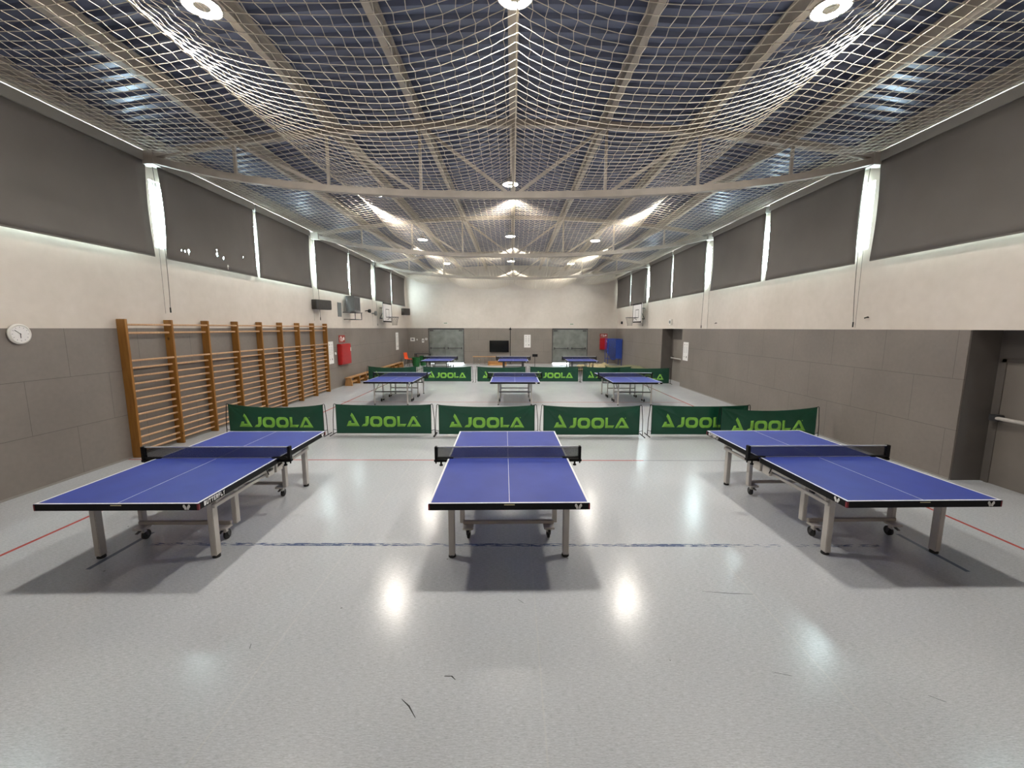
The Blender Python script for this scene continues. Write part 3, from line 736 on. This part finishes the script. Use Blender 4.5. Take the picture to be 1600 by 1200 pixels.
def make_barrier(sag, seed, label, group):
    t = thing('court_barrier', label, 'barrier', (0,0,0), 0, group); rnd = random.Random(seed); hw = BW/2
    ph = [rnd.uniform(0, 6) for _ in range(6)]; kf = rnd.uniform(.7, 1.3)
    def wr(x, z):
        u = (x+hw)/BW; v = z/BH
        w = .010*math.sin(3.3*x+ph[0])*v*(1-.4*v)
        # creases running down from the upper corners
        for sg, p in ((1, ph[1]), (-1, ph[2])):
            d = (x*sg+hw); q = (BH-z)-d*(.45+.12*math.sin(p)); w += .013*kf*math.exp(-(q/.035)**2)*math.exp(-d/.55)
            q = (BH-z)-d*(.95+.2*math.sin(p*2)); w += .010*kf*math.exp(-(q/.03)**2)*math.exp(-d/.35)
        w += .005*math.sin(17*x+9*z+ph[3])*math.exp(-((v-.6)/.4)**2)
        return w
    nx_, nz_ = 132, 44; vs = []
    for j in range(nz_+1):
        for i in range(nx_+1):
            x = -hw+BW*i/nx_; u = x/hw; zt = BH-sag*(1-u*u); z = .03+(zt-.03)*j/nz_
            vs.append((x, wr(x, z), z))
    fs = [(j*(nx_+1)+i, j*(nx_+1)+i+1, (j+1)*(nx_+1)+i+1, (j+1)*(nx_+1)+i) for j in range(nz_) for i in range(nx_)]
    b = MB().add(vs, fs).build('banner', GREEN, t, smooth='all', recalc=False)
    md = b.modifiers.new('t', 'SOLIDIFY'); md.thickness = .002; md.offset = 1
    V, Fc = [], []; sc = BW/1518.0
    for k, lp in LOGO.items():
        L = [[((px-781)*sc, BH-(py-68)*sc*1.07) for px, py in q] for q in lp]
        v, f = tri(L, 3); o = len(V); V += v; Fc += [tuple(i+o for i in q) for q in f]
    lo = MB().add([(x, wr(x, z-sag*.35)-.0065, z-sag*.35) for x, z in V], Fc).build('brand_lettering', LIME, b, smooth='all', recalc=False)
    md = lo.modifiers.new('t', 'SOLIDIFY'); md.thickness = .001; md.offset = 0
    for s in (-1, 1):
        f = MB(); xb = s*hw; xo = s*(hw+.085)
        f.tube([(xb, .006, .03), (xb, .006, .40), (xb, .006, BH-.02), (xb+s*.008, .006, BH+.004), (xb+s*.03, .006, BH+.008), (xb+s*.045, .006, BH-.01), (xb+s*.075, .006, .36), (xo, .006, .012)], .0075, 6)
        f.tube([(xb, .006, .10), (xo-s*.01, .006, .12)], .005, 6)
        f.tube([(xo, -.17, .011), (xo, .20, .011)], .011, 6)
        f.build('end_frame', BLACK, t)
    MB().tube([(-hw, .008, BH-.004)]+[(-hw+BW*q/12, .008, BH-.004-sag*(1-((-hw+BW*q/12)/hw)**2)) for q in range(1, 12)]+[(hw, .008, BH-.004)], .004, 5).build('top_wire', BLACK, t)
    return t
va = make_barrier(.075, 3, 'x', 'green barriers behind the front tables'); vb = make_barrier(.028, 11, 'x', 'green barriers behind the front tables'); vc = make_barrier(.045, 21, 'x', 'green barriers behind the front tables')
index_kids()
def place(src, used, x, y, rz, label, group):
    o = src if not used else copy_tree(src)
    o.location = (x, y, 0); o.rotation_euler.z = rz; o['label'] = label; o['group'] = group
ga, gb_ = 'green barriers behind the front tables', 'green barriers behind the middle tables'
place(va, 0, -5.32, 9.05, -.02, 'sagging dark green barrier at the far left, beside the wall bars', ga)
place(vb, 0, -2.91, 9.08, -.005, 'dark green barrier between the sagging left one and the centre one', ga)
place(vc, 0, -.58, 9.03, 0, 'dark green barrier directly behind the middle front table', ga)
place(vc, 1, 1.765, 9.00, 0, 'dark green barrier just right of the middle front table', ga)
place(vb, 1, 4.20, 9.05, 0, 'dark green barrier whose last letters are covered by the next one', ga)
place(va, 1, 5.60, 8.80, .05, 'dark green barrier overlapping its neighbour, against the right wall', ga)
place(va, 1, -5.40, 18.35, -.0, 'far dark green barrier at the left, before the long benches', gb_)
place(vc, 1, -2.93, 18.3, 0, 'far dark green barrier right behind the left middle table', gb_)
place(vc, 1, -.50, 18.25, 0, 'far dark green barrier half hidden by the centre middle table', gb_)
place(vb, 1, 1.86, 18.3, 0, 'far dark green barrier just right of the centre middle table', gb_)
place(vc, 1, 4.22, 18.35, 0, 'far dark green barrier behind the left end of the right middle table', gb_)
place(vb, 1, 5.72, 17.75, .0, 'far dark green barrier overlapping its neighbour by the right wall', gb_)

# ------------------------------------------------------------------ wall bars
t = thing('wall_bars', 'long run of pine climbing wall bars fixed along the left wall', 'wall bars', (-6.95, 7.4, 0))
posts = [7.40+q*.999 for q in range(9)]
for py in posts:
    b = MB().bev(-.105, .055, py-7.4-.024, py-7.4+.024, 0.0, 2.55, .004); b.build('post', WOOD, t)
zr = [2.45, 1.80, 1.66, 1.51, 1.37, 1.23, 1.09, .94, .795, .655, .51, .365, .225, .11]; rest = MB(); cnt = 0
for k in range(8):
    for z in [2.45, 2.30]+zr[1:]:
        xx = .03 if z in (2.45, 1.80) else -.02
        pa, pb_ = posts[k]-7.4+.02, posts[k+1]-7.4-.02
        hgt = .020 if z != 2.30 else .022
        if cnt < 100: MB().tube([(xx, pa, z), (xx, pb_, z)], .019, 8, rz=hgt).build('rung', RUNG, t, smooth=True)
        else: rest.tube([(xx, pa, z), (xx, pb_, z)], .019, 8, rz=hgt)
        cnt += 1
r_ = rest.build('rung', RUNG, t, smooth=True); r_['kind'] = 'stuff'

# ------------------------------------------------------------------ things on the left wall
XI = XL+.025
t = thing('wall_clock', 'round white wall clock at the left edge above the grey panels', 'clock', (XI, 5.89, 2.305))
MB().lathe([(.0, 0), (.135, 0), (.145, .012), (.145, .030), (.125, .045), (.115, .036), (0, .036)], n=40, axis='x').build('clock_case', WHITE, t, smooth=True)
MB().lathe([(0, .0365), (.112, .0365), (.112, .0385), (0, .0385)], n=40, axis='x').build('clock_face', PAPER, t)
b = MB()
for q in range(12):
    a = q*PI/6; c, s = math.cos(a), math.sin(a); r1, r2 = .088, .104
    b.add([(.0395, c*r1-s*.003, s*r1+c*.003), (.0395, c*r2-s*.003, s*r2+c*.003), (.0395, c*r2+s*.003, s*r2-c*.003), (.0395, c*r1+s*.003, s*r1-c*.003)], [(0,1,2,3)])
b.build('hour_marks', INK, t)
for nm, a, L in (('hour_hand', math.radians(-92), .058), ('minute_hand', math.radians(140), .086)):
    MB().beam([(.041, -math.cos(a)*.01, -math.sin(a)*.01), (.041, math.cos(a)*L, math.sin(a)*L)], .002, .007, (1, 0, 0)).build(nm, BLACK, t)

def poster(name, label, loc, rz, w_, h_, ragged=False):
    """wall poster facing local -y"""
    t = thing(name, label, 'poster', loc, rz)
    MB().box(-w_/2, w_/2, -.004, .004, -h_/2, h_/2).build('sheet', PAPER, t)
    b = MB()
    for i, (cx, cz, rr_) in enumerate(((-.22, .36, .06), (.22, .36, .05), (-.22, -.30, .05), (.22, -.30, .09))):
        b.lathe([(0, -.0062), (rr_*w_, -.0062), (rr_*w_, -.0045), (0, -.0045)], (cx*w_, 0, cz*h_), 14, 'y')
    for q in range(5):
        for cx in (-.22, .20):
            b.box(cx*w_-.10*w_, cx*w_+.10*w_, -.0060, -.0045, .22*h_-q*.07*h_, .235*h_-q*.07*h_)
    b.build('print', INK, t)
poster('rules_poster', 'tall white poster on left wall just past the wall bars', (XI+.006, 15.95, 1.44), PI/2, .45, .86)
poster('rules_poster', 'narrow white poster on left wall before the far corner', (XI+.006, 25.2, 1.6), PI/2, .55, 1.05)
poster('rules_poster', 'tall white poster with round marks on the far wall', (.99, YF-.032, 1.53), 0, .44, .86)
poster('rules_poster', 'white poster on right wall beside the recessed door', (XR-.032, 16.65, 1.48), -PI/2, .48, .74)

def fire_cabinet(label, loc, rz, w_, h_):
    t = thing('fire_hose_cabinet', label, 'fire cabinet', loc, rz)
    MB().bev(-w_/2, w_/2, -.16, 0, -h_/2, h_/2, .012).build('cabinet_body', RED, t)
    MB().bev(-w_/2+.04, w_/2-.04, -.172, -.158, -h_/2+.05, h_/2-.05, .006).build('cabinet_door', RED, t)
    MB().box(w_/2-.10, w_/2-.05, -.19, -.17, .12*h_, .3*h_).build('handle', WHITE, t)
def fire_sign(label, loc, rz, w_, h_):
    t = thing('fire_sign', label, 'sign', loc, rz)
    MB().box(-w_/2, w_/2, -.006, 0, -h_/2, h_/2).build('plate', mat('sign_red', (.30, .03, .02), .5), t)
    b = MB()
    b.tube([(-w_*.30, -.009, -h_*.3), (-w_*.33, -.009, h_*.1), (-w_*.2, -.009, h_*.32)], .018, 6)
    b.box(-w_*.12, -w_*.02, -.010, -.006, -h_*.35, h_*.3); b.box(w_*.05, w_*.12, -.010, -.006, -h_*.35, .1*h_)
    b.lathe([(0, -.010), (h_*.24, -.010), (h_*.24, -.0065), (h_*.14, -.0065)], (w_*.28, 0, 0), 14, 'y')
    b.build('pictogram', PAPER, t)
fire_cabinet('red fire hose cabinet on left wall beyond the wall bars', (XI+.002, 17.05, 1.33), PI/2, 1.0, .84)
fire_sign('small red and white fire sign above the left red cabinet', (XI+.002, 17.05, 1.95), PI/2, .62, .3)
fire_cabinet('red fire hose cabinet on far wall near the right corner', (6.12, YF-.026, 1.37), 0, .52, .78)
fire_sign('small red and white fire sign above the far wall cabinet', (6.12, YF-.026, 1.92), 0, .50, .24)
t = thing('push_button', 'small white round push button left of the red fire cabinet', 'button', (XI, 16.35, 1.38))
MB().lathe([(0, 0), (.055, 0), (.05, .03), (0, .035)], n=16, axis='x').build('button_body', WHITE, t, smooth=True)

def speaker(label, loc, rz, w_=.75, h_=.34, dd=.22):
    t = thing('wall_speaker', label, 'speaker', loc, rz, 'dark loudspeakers on the left wall')
    MB().bev(-w_/2, w_/2, -dd-.10, -.10, -h_/2, h_/2, .015).build('cabinet', SPEAK, t)
    MB().bev(-w_/2+.02, w_/2-.02, -dd-.112, -dd-.098, -h_/2+.02, h_/2-.02, .004).build('grille', SPEAK, t)
    MB().box(-.04, .04, -.11, 0, -.05, .05).build('bracket', BLACK, t)
speaker('dark loudspeaker on white left wall above the end of the wall bars', (XL, 15.1, 3.22), PI/2-.35)
speaker('dark loudspeaker high in the far left corner', (XL+.05, 26.8, 3.42), PI/2-.6, .55, .42)
t = thing('wall_unit', 'grey boxed metal unit on an angled bracket on left wall', 'wall unit', (XL, 17.75, 3.3))
MB().bev(.12, .48, -.35, .35, -.22, .42, .012).build('casing', BOXGREY, t)
b = MB()
for q in range(5): b.box(.482, .492, -.28+q*.12, -.24+q*.12, -.16, .36)
b.build('louvres', DARKST, t)
b = MB(); b.beam([(.0, -.38, -.26), (.52, -.38, -.26), (.52, .38, -.26), (0, .38, -.26)], .03, .04, (0, 0, 1)); b.beam([(.50, -.36, -.26), (.50, -.36, -.55), (.02, -.36, -.55)], .03, .03, (0, 1, 0)); b.beam([(.50, .36, -.26), (.50, .36, -.55), (.02, .36, -.55)], .03, .03, (0, 1, 0)); b.beam([(.5, -.36, -.55), (.5, .36, -.55)], .03, .03, (1, 0, 0))
b.build('bracket', DARKST, t)
tag(MB().box(XL+.001, XL+.02, 16.85, 17.2, 2.85, 3.42).build('wall_plate', BOXGREY), 'flat blue-grey plate on white left wall beside the boxed unit', 'plate')
t = thing('wall_spotlight', 'small spotlight on white left wall before the left hoop', 'spotlight', (XL, 20.0, 3.2))
MB().tube([(0, 0, 0), (.15, 0, .02)], .02).build('arm', BLACK, t)
MB().lathe([(.03, .12), (.08, .16), (.09, .26), (0, .26)], n=16, axis='x').build('lamp_head', BLACK, t, smooth=True)
t = thing('wall_spotlight', 'pale round lamp head right of the small black spotlight', 'spotlight', (XL, 20.9, 3.12))
MB().lathe([(0, 0), (.03, .0), (.03, .12), (.11, .16), (.12, .24), (0, .25)], n=16, axis='x').build('lamp_head', BOXGREY, t, smooth=True)

def hoop(side, label):
    s = 1 if side == 'left' else -1; X = XL if side == 'left' else XR
    t = thing('basketball_hoop', label, 'basketball hoop', (X, 22.45, 2.70), 0, 'basketball hoops facing each other')
    xb = s*.33; hw = .80; H = 1.02
    MB().box(*sorted((xb, xb-s*.025)), -hw, hw, 0, H).build('backboard', PAPER, t)
    b = MB(); xf = xb+s*.0015; x0, x1 = sorted((xf, xf-s*.002)); L = .07
    x0, x1 = sorted((xb+s*.004, xb+s*.0005))
    b.box(x0, x1, -hw, hw, 0, L).box(x0, x1, -hw, -hw+L, L, H).box(x0, x1, hw-L, hw, L, H).box(x0, x1, -hw+L, hw-L, H-L, H)
    b.box(x0, x1, -.3, .3, .25, .28).box(x0, x1, -.3, .3, .67, .70).box(x0, x1, -.3, -.27, .28, .67).box(x0, x1, .27, .3, .28, .67)
    b.build('board_lines', BLACK, t)
    rc = xb+s*.37; pts = [(rc+.225*math.cos(2*PI*q/24), .225*math.sin(2*PI*q/24), .27) for q in range(25)]
    rim = MB().tube(pts, .014, 6).tube([(xb, 0, .27), (xb+s*.15, 0, .27)], .02).tube([(xb, 0, .14), (xb+s*.15, 0, .26)], .012).build('rim', DARKST, t)
    n = MB()
    for q in range(12):
        for d_ in (1, -1):
            pts = []
            for k in range(6):
                a = 2*PI*(q+d_*k*.5)/12; r = .22-.10*(k/5)**.7; pts.append((rc+r*math.cos(a), r*math.sin(a), .265-.085*k))
            n.tube(pts, .008, 4)
    n.build('hoop_net', mat('hoop_cord', (.34, .31, .28), .7), rim)
    f = MB()
    for yy in (-.35, .35):
        f.beam([(s*.03, yy, .75), (xb-s*.025, yy, .75)], .05, .05).beam([(s*.03, yy, .2), (xb-s*.025, yy, .2)], .05, .05).beam([(s*.03, yy, .2), (xb-s*.03, yy, .75)], .03, .03)
    f.build('wall_bracket', DARKST, t)
hoop('left', 'basketball hoop with white backboard on the left wall'); hoop('right', 'basketball hoop with white backboard on the right wall')

# ------------------------------------------------------------------ benches, chair and bins on the left
def bench(label, y0, L):
    t = thing('gym_bench', label, 'bench', (-6.82, y0, 0), 0, 'long pine gym benches by the left wall')
    MB().bev(-.125, .125, 0, L, .315, .35, .006).build('seat', BENCHW, t)
    MB().bev(-.035, .035, .15, L-.15, .09, .17, .004).build('lower_beam', BENCHW, t)
    for q in range(5):
        y = .12+(L-.24)*q/4
        b = MB(); b.prism([(-.15, .0), (.15, 0), (.15, .07), (.11, .315), (-.11, .315), (-.15, .07)], y-.035, y+.035); b.build('support', BENCHW if q in (0, 4) else WOOD, t)
bench('long pine gym bench on floor by left wall, nearer one', 16.85, 3.7)
bench('long pine gym bench on floor by left wall, farther one', 21.3, 3.9)
t = thing('plastic_chair', 'orange plastic chair in the far left corner', 'chair', (-6.55, 25.9, 0), -.3)
b = MB(); n = 10; vs = []
prof = [(.21, .43), (.20, .455), (.05, .445), (-.12, .45), (-.19, .48), (-.22, .56), (-.25, .70), (-.27, .82), (-.275, .86)]
for (px_, pz) in prof:
    for i in range(n+1):
        u = -1+2*i/n; wdt = .22 if pz < .5 else .21-.03*(pz-.5); vs.append((px_+.03*u*u*(1 if pz > .5 else 0), u*wdt, pz+.02*u*u*(1 if pz < .5 else 0)))
fs = [(j*(n+1)+i, j*(n+1)+i+1, (j+1)*(n+1)+i+1, (j+1)*(n+1)+i) for j in range(len(prof)-1) for i in range(n)]
sh = b.add(vs, fs).build('seat_shell', ORANGE, t, smooth='all', recalc=False); md = sh.modifiers.new('t', 'SOLIDIFY'); md.thickness = .008
for sx in (-1, 1):
    for sy in (-1, 1):
        MB().tube([(sx*.13-.02, sy*.15, .44), (sx*.20-.02, sy*.20, 0)], .011, 6).build('leg', BLACK, t)
def bin_(label, x, y, r, h, m=CRATE):
    t = thing('ball_bin', label, 'bin', (x, y, 0), 0, 'green plastic bins in the far left corner')
    b = MB(); b.lathe([(r*.75, 0), (r*.82, h*.5), (r, h), (r+.02, h), (r+.02, h-.03), (r-.015, h-.03), (r*.72, .02), (0, .02)], n=20); b.build('tub', m, t, smooth=True)
    c = MB()
    for q in range(10):
        a = 2*PI*q/10; c.tube([(math.cos(a)*r*.78, math.sin(a)*r*.78, .02), (math.cos(a)*(r+.004), math.sin(a)*(r+.004), h-.04)], .008, 4)
    c.build('ribs', m, t)
bin_('green plastic bin right of the orange chair', -6.02, 25.6, .24, .58)
bin_('green plastic bin behind the other bin in left corner', -5.75, 26.35, .22, .62)
t = thing('side_table', 'low dark table by the far wall left of the double doors', 'table', (-5.95, 27.2, 0))
MB().box(-.5, .5, -.25, .25, .70, .74).build('table_top', DARKST, t)
for sx in (-1, 1):
    for sy in (-1, 1): MB().box(sx*.46-.02, sx*.46+.02, sy*.21-.02, sy*.21+.02, 0, .70).build('leg', BLACK, t)

# ------------------------------------------------------------------ far wall
t = thing('wall_screen', 'black flat screen on the grey panels of the far wall', 'screen', (-.91, YF-.03, 1.18))
MB().bev(-.65, .65, -.09, -.03, -.39, .39, .01).build('screen_housing', BLACK, t)
MB().box(-.62, .62, -.093, -.088, -.36, .37).build('display', SCREEN, t)
MB().box(-.2, .2, -.03, 0, -.15, .15).build('wall_mount', DARKST, t)
t = thing('floor_pole', 'tall thin dark pole with pointed cap beside the screen', 'pole', (-.16, 27.62, 0))
MB().lathe([(.16, 0), (.16, .02), (.03, .04), (0, .04)], n=20).build('base', DARKST, t)
MB().tube([(0, 0, .03), (0, 0, 2.30)], .022, 8).build('shaft', BLACK, t)
MB().lathe([(.09, 2.28), (.08, 2.31), (.0, 2.46)], n=12).build('cap', BLACK, t)
def exit_box(label, x, z):
    t = thing('exit_light', label, 'exit light', (x, YF, z), 0, 'small exit lights over the double doors')
    MB().bev(-.15, .15, -.07, 0, -.05, .05, .008).build('housing', WHITE, t)
    MB().box(-.12, .12, -.072, -.069, -.03, .03).build('sign_face', mat('exit_face', (.22, .28, .18), .5), t)
exit_box('small exit light above the left double doors', -4.5, 2.72); exit_box('small exit light above the right double doors', 3.95, 2.67)
for k, (x, z, w_, h_, l) in enumerate(((-6.75, 1.63, .30, .24, 'white notice on far wall nearest the left corner'), (-6.45, 1.62, .09, .09, 'tiny white switch right of the corner notice'),
        (-6.05, 1.55, .14, .26, 'small white thermostat left of the left double doors'), (-5.83, 1.66, .14, .13, 'square white switch beside the small thermostat'))):
    t = thing('wall_notice' if k == 0 else 'wall_switch', l, 'notice' if k == 0 else 'switch', (x, YF-.026, z))
    MB().bev(-w_/2, w_/2, -.02, 0, -h_/2, h_/2, .004).build('plate', WHITE, t)
    MB().box(-w_*.25, w_*.25, -.022, -.019, -h_*.2, h_*.25).build('insert', INK, t)
# steel rack + low wooden box in front of the far wall
t = thing('folding_bench', 'low steel-legged bench against the far wall left of the screen', 'bench', (-1.85, 27.3, 0))
MB().bev(-.80, .80, -.15, .15, .50, .54, .005).build('seat', BENCHW, t)
for x in (-.72, -.36, 0, .36, .72): MB().tube([(x, -.12, .50), (x, -.12, 0.01), (x, .12, 0.01), (x, .12, .50)], .012, 6).build('leg', CHROME, t)
t = thing('wooden_box', 'low pine box on floor in front of the far wall', 'box', (-1.0, 26.7, 0))
MB().bev(-.6, .6, -.2, .2, 0.0, .05, .004).build('base', BENCHW, t)
MB().box(-.6, -.57, -.2, .2, .05, .26).box(.57, .6, -.2, .2, .05, .26).box(-.57, .57, .17, .2, .05, .26).build('sides', BENCHW, t)
t = thing('umpire_stand', 'small black stand right of the far centre table', 'stand', (1.35, 24.9, 0))
MB().tube([(0, 0, .012), (0, 0, .80)], .014).build('shaft', BLACK, t)
MB().tube([(-.2, -.1, .011), (0, 0, .04), (.2, -.1, .011)], .011).tube([(0, 0, .04), (0, .22, .011)], .011).build('feet', BLACK, t)
MB().box(-.16, .16, -.015, .015, .68, .84).build('head', BLACK, t)

# ------------------------------------------------------------------ right corner
t = thing('ball_cage', 'blue fabric ball cage standing in the far right corner', 'ball cage', (6.50, 26.6, 0))
b = MB(); wv = .44
cor = [(-wv, -.4), (wv, -.4), (wv, .4), (-wv, .4)]
for x, y in cor: b.tube([(x, y, 0.02), (x, y, 1.72)], .018, 6)
for z in (1.72, .45):
    for i in range(4): b.tube([(*cor[i], z), (*cor[(i+1) % 4], z)], .014, 6)
b.build('frame', BLUEN, t)
b = MB(); n = 16; vs = []
for j in range(9):
    z = 1.70-1.35*j/8; k = 1 if j < 6 else 1-.28*(j-5)
    for q in range(n):
        a = 2*PI*q/n; c, s = math.cos(a), math.sin(a); e = 1/max(abs(c), abs(s)); rr_ = min(e, 1.25)
        vs.append((c*rr_*wv*.97*k, s*rr_*.39*k, z))
fs = [(j*n+q, j*n+(q+1) % n, (j+1)*n+(q+1) % n, (j+1)*n+q) for j in range(8) for q in range(n)]+[tuple(8*n+q for q in range(n))]
b.add(vs, fs).build('mesh_bag', BVEIL, t)
MB().box(.05, .42, -.41, -.40, .5, 1.68).build('front_panel', BLUEN, t)
t = thing('crash_mat', 'thick olive crash mat lying on floor by the right wall', 'mat', (6.0, 21.4, 0), .03)
MB().bev(-.88, .88, -1.2, 1.2, 0.0, .34, .04).build('mat_base', mat('mat_side', (.02, .035, .022), .6), t, smooth=True)
b = MB(); vs = []; n = 14
for j in range(n+1):
    for i in range(n+1):
        x = -.89+1.78*i/n; y = -1.21+2.42*j/n; vs.append((x, y, .345+.03*math.sin(5*x+2*y)*math.cos(3*y)+.03))
fs = [(j*(n+1)+i, j*(n+1)+i+1, (j+1)*(n+1)+i+1, (j+1)*(n+1)+i) for j in range(n) for i in range(n)]
o = b.add(vs, fs).build('mat_cover', OLIVE, t, smooth='all', recalc=False); md = o.modifiers.new('t', 'SOLIDIFY'); md.thickness = .05; md.offset = -1
b = MB(); vs = []; nx_, ny_ = 26, 16
for j in range(ny_+1):
    for i in range(nx_+1):
        u, v = i/nx_, j/ny_; x = -1.25+2.5*u; y = -.8+1.6*v
        e = min(1, 5*u)*min(1, 5*(1-u))*min(1, 5*v)*min(1, 5*(1-v))
        z = .012+e*(.10+.22*u+.07*math.sin(9*x+4*y)+.05*math.sin(17*y-6*x+1)); vs.append((x, y, max(.01, z)))
fs = [(j*(nx_+1)+i, j*(nx_+1)+i+1, (j+1)*(nx_+1)+i+1, (j+1)*(nx_+1)+i) for j in range(ny_) for i in range(nx_)]
o = b.add(vs, fs).build('crumpled_cover', SAND, smooth='all', recalc=False); o.location = (4.35+.35, 24.0, 0); md = o.modifiers.new('t', 'SOLIDIFY'); md.thickness = .01; md.offset = 1
tag(o, 'crumpled sand-coloured canvas cover on floor beside the olive mat', 'canvas cover')
# small things on the right wall
for (y, z, r, nm, l, m) in ((18.35, 2.68, .11, 'wall_siren', 'small pale siren box on white right wall above the recessed door', WHITE), (26.6, 2.75, .08, 'wall_switch', 'small dark box on white right wall left of the hoop', BLACK)):
    t = thing(nm, l, 'siren' if 'siren' in nm else 'switch', (XR, y, z))
    MB().bev(-.09, 0, -r, r, -r, r, .01).build('case', m, t)
    MB().lathe([(0, -.11), (r*.6, -.105), (r*.7, -.085), (0, -.085)], n=14, axis='x').build('face', BOXGREY, t)
for (y, z, l) in ((8.22, 2.62, 'dark cord cleat on white right wall near the hanging blind cord'), (14.3, 2.58, 'tiny dark cleat on white right wall below the third blind')):
    t = thing('cord_cleat', l, 'cleat', (XR, y, z))
    MB().tube([(0, 0, 0), (-.05, 0, 0)], .01).tube([(-.05, -.04, .01), (-.05, .04, -.01)], .012).build('cleat', BLACK, t)

# scuff marks on the floor (children of the floor)
fl = bpy.data.objects['floor']
for pts in ([(-.72, 2.38), (-.66, 2.33), (-.60, 2.25)], [(-.50, 2.53), (-.47, 2.56), (-.42, 2.56), (-.39, 2.53)], [(1.85, 2.60), (1.95, 2.57)], [(1.75, 3.5), (2.0, 3.47), (2.2, 3.46)], [(-2.0, 2.85), (-1.98, 2.8)], [(.0-.15, 3.35), (-.1, 3.38)], [(.05, 3.38), (.1, 3.33)], [(2.75, 2.42), (2.82, 2.37)]):
    b = MB(); w_ = .0035; vs = []
    for i, (x, y) in enumerate(pts):
        k = w_*(.35 if i in (0, len(pts)-1) else 1); vs += [(x-k, y-k, .0006), (x+k, y+k, .0006)]
    b.add(vs, [(2*i, 2*i+1, 2*i+3, 2*i+2) for i in range(len(pts)-1)]); b.build('scuff_mark', RUBBER, fl, recalc=False)
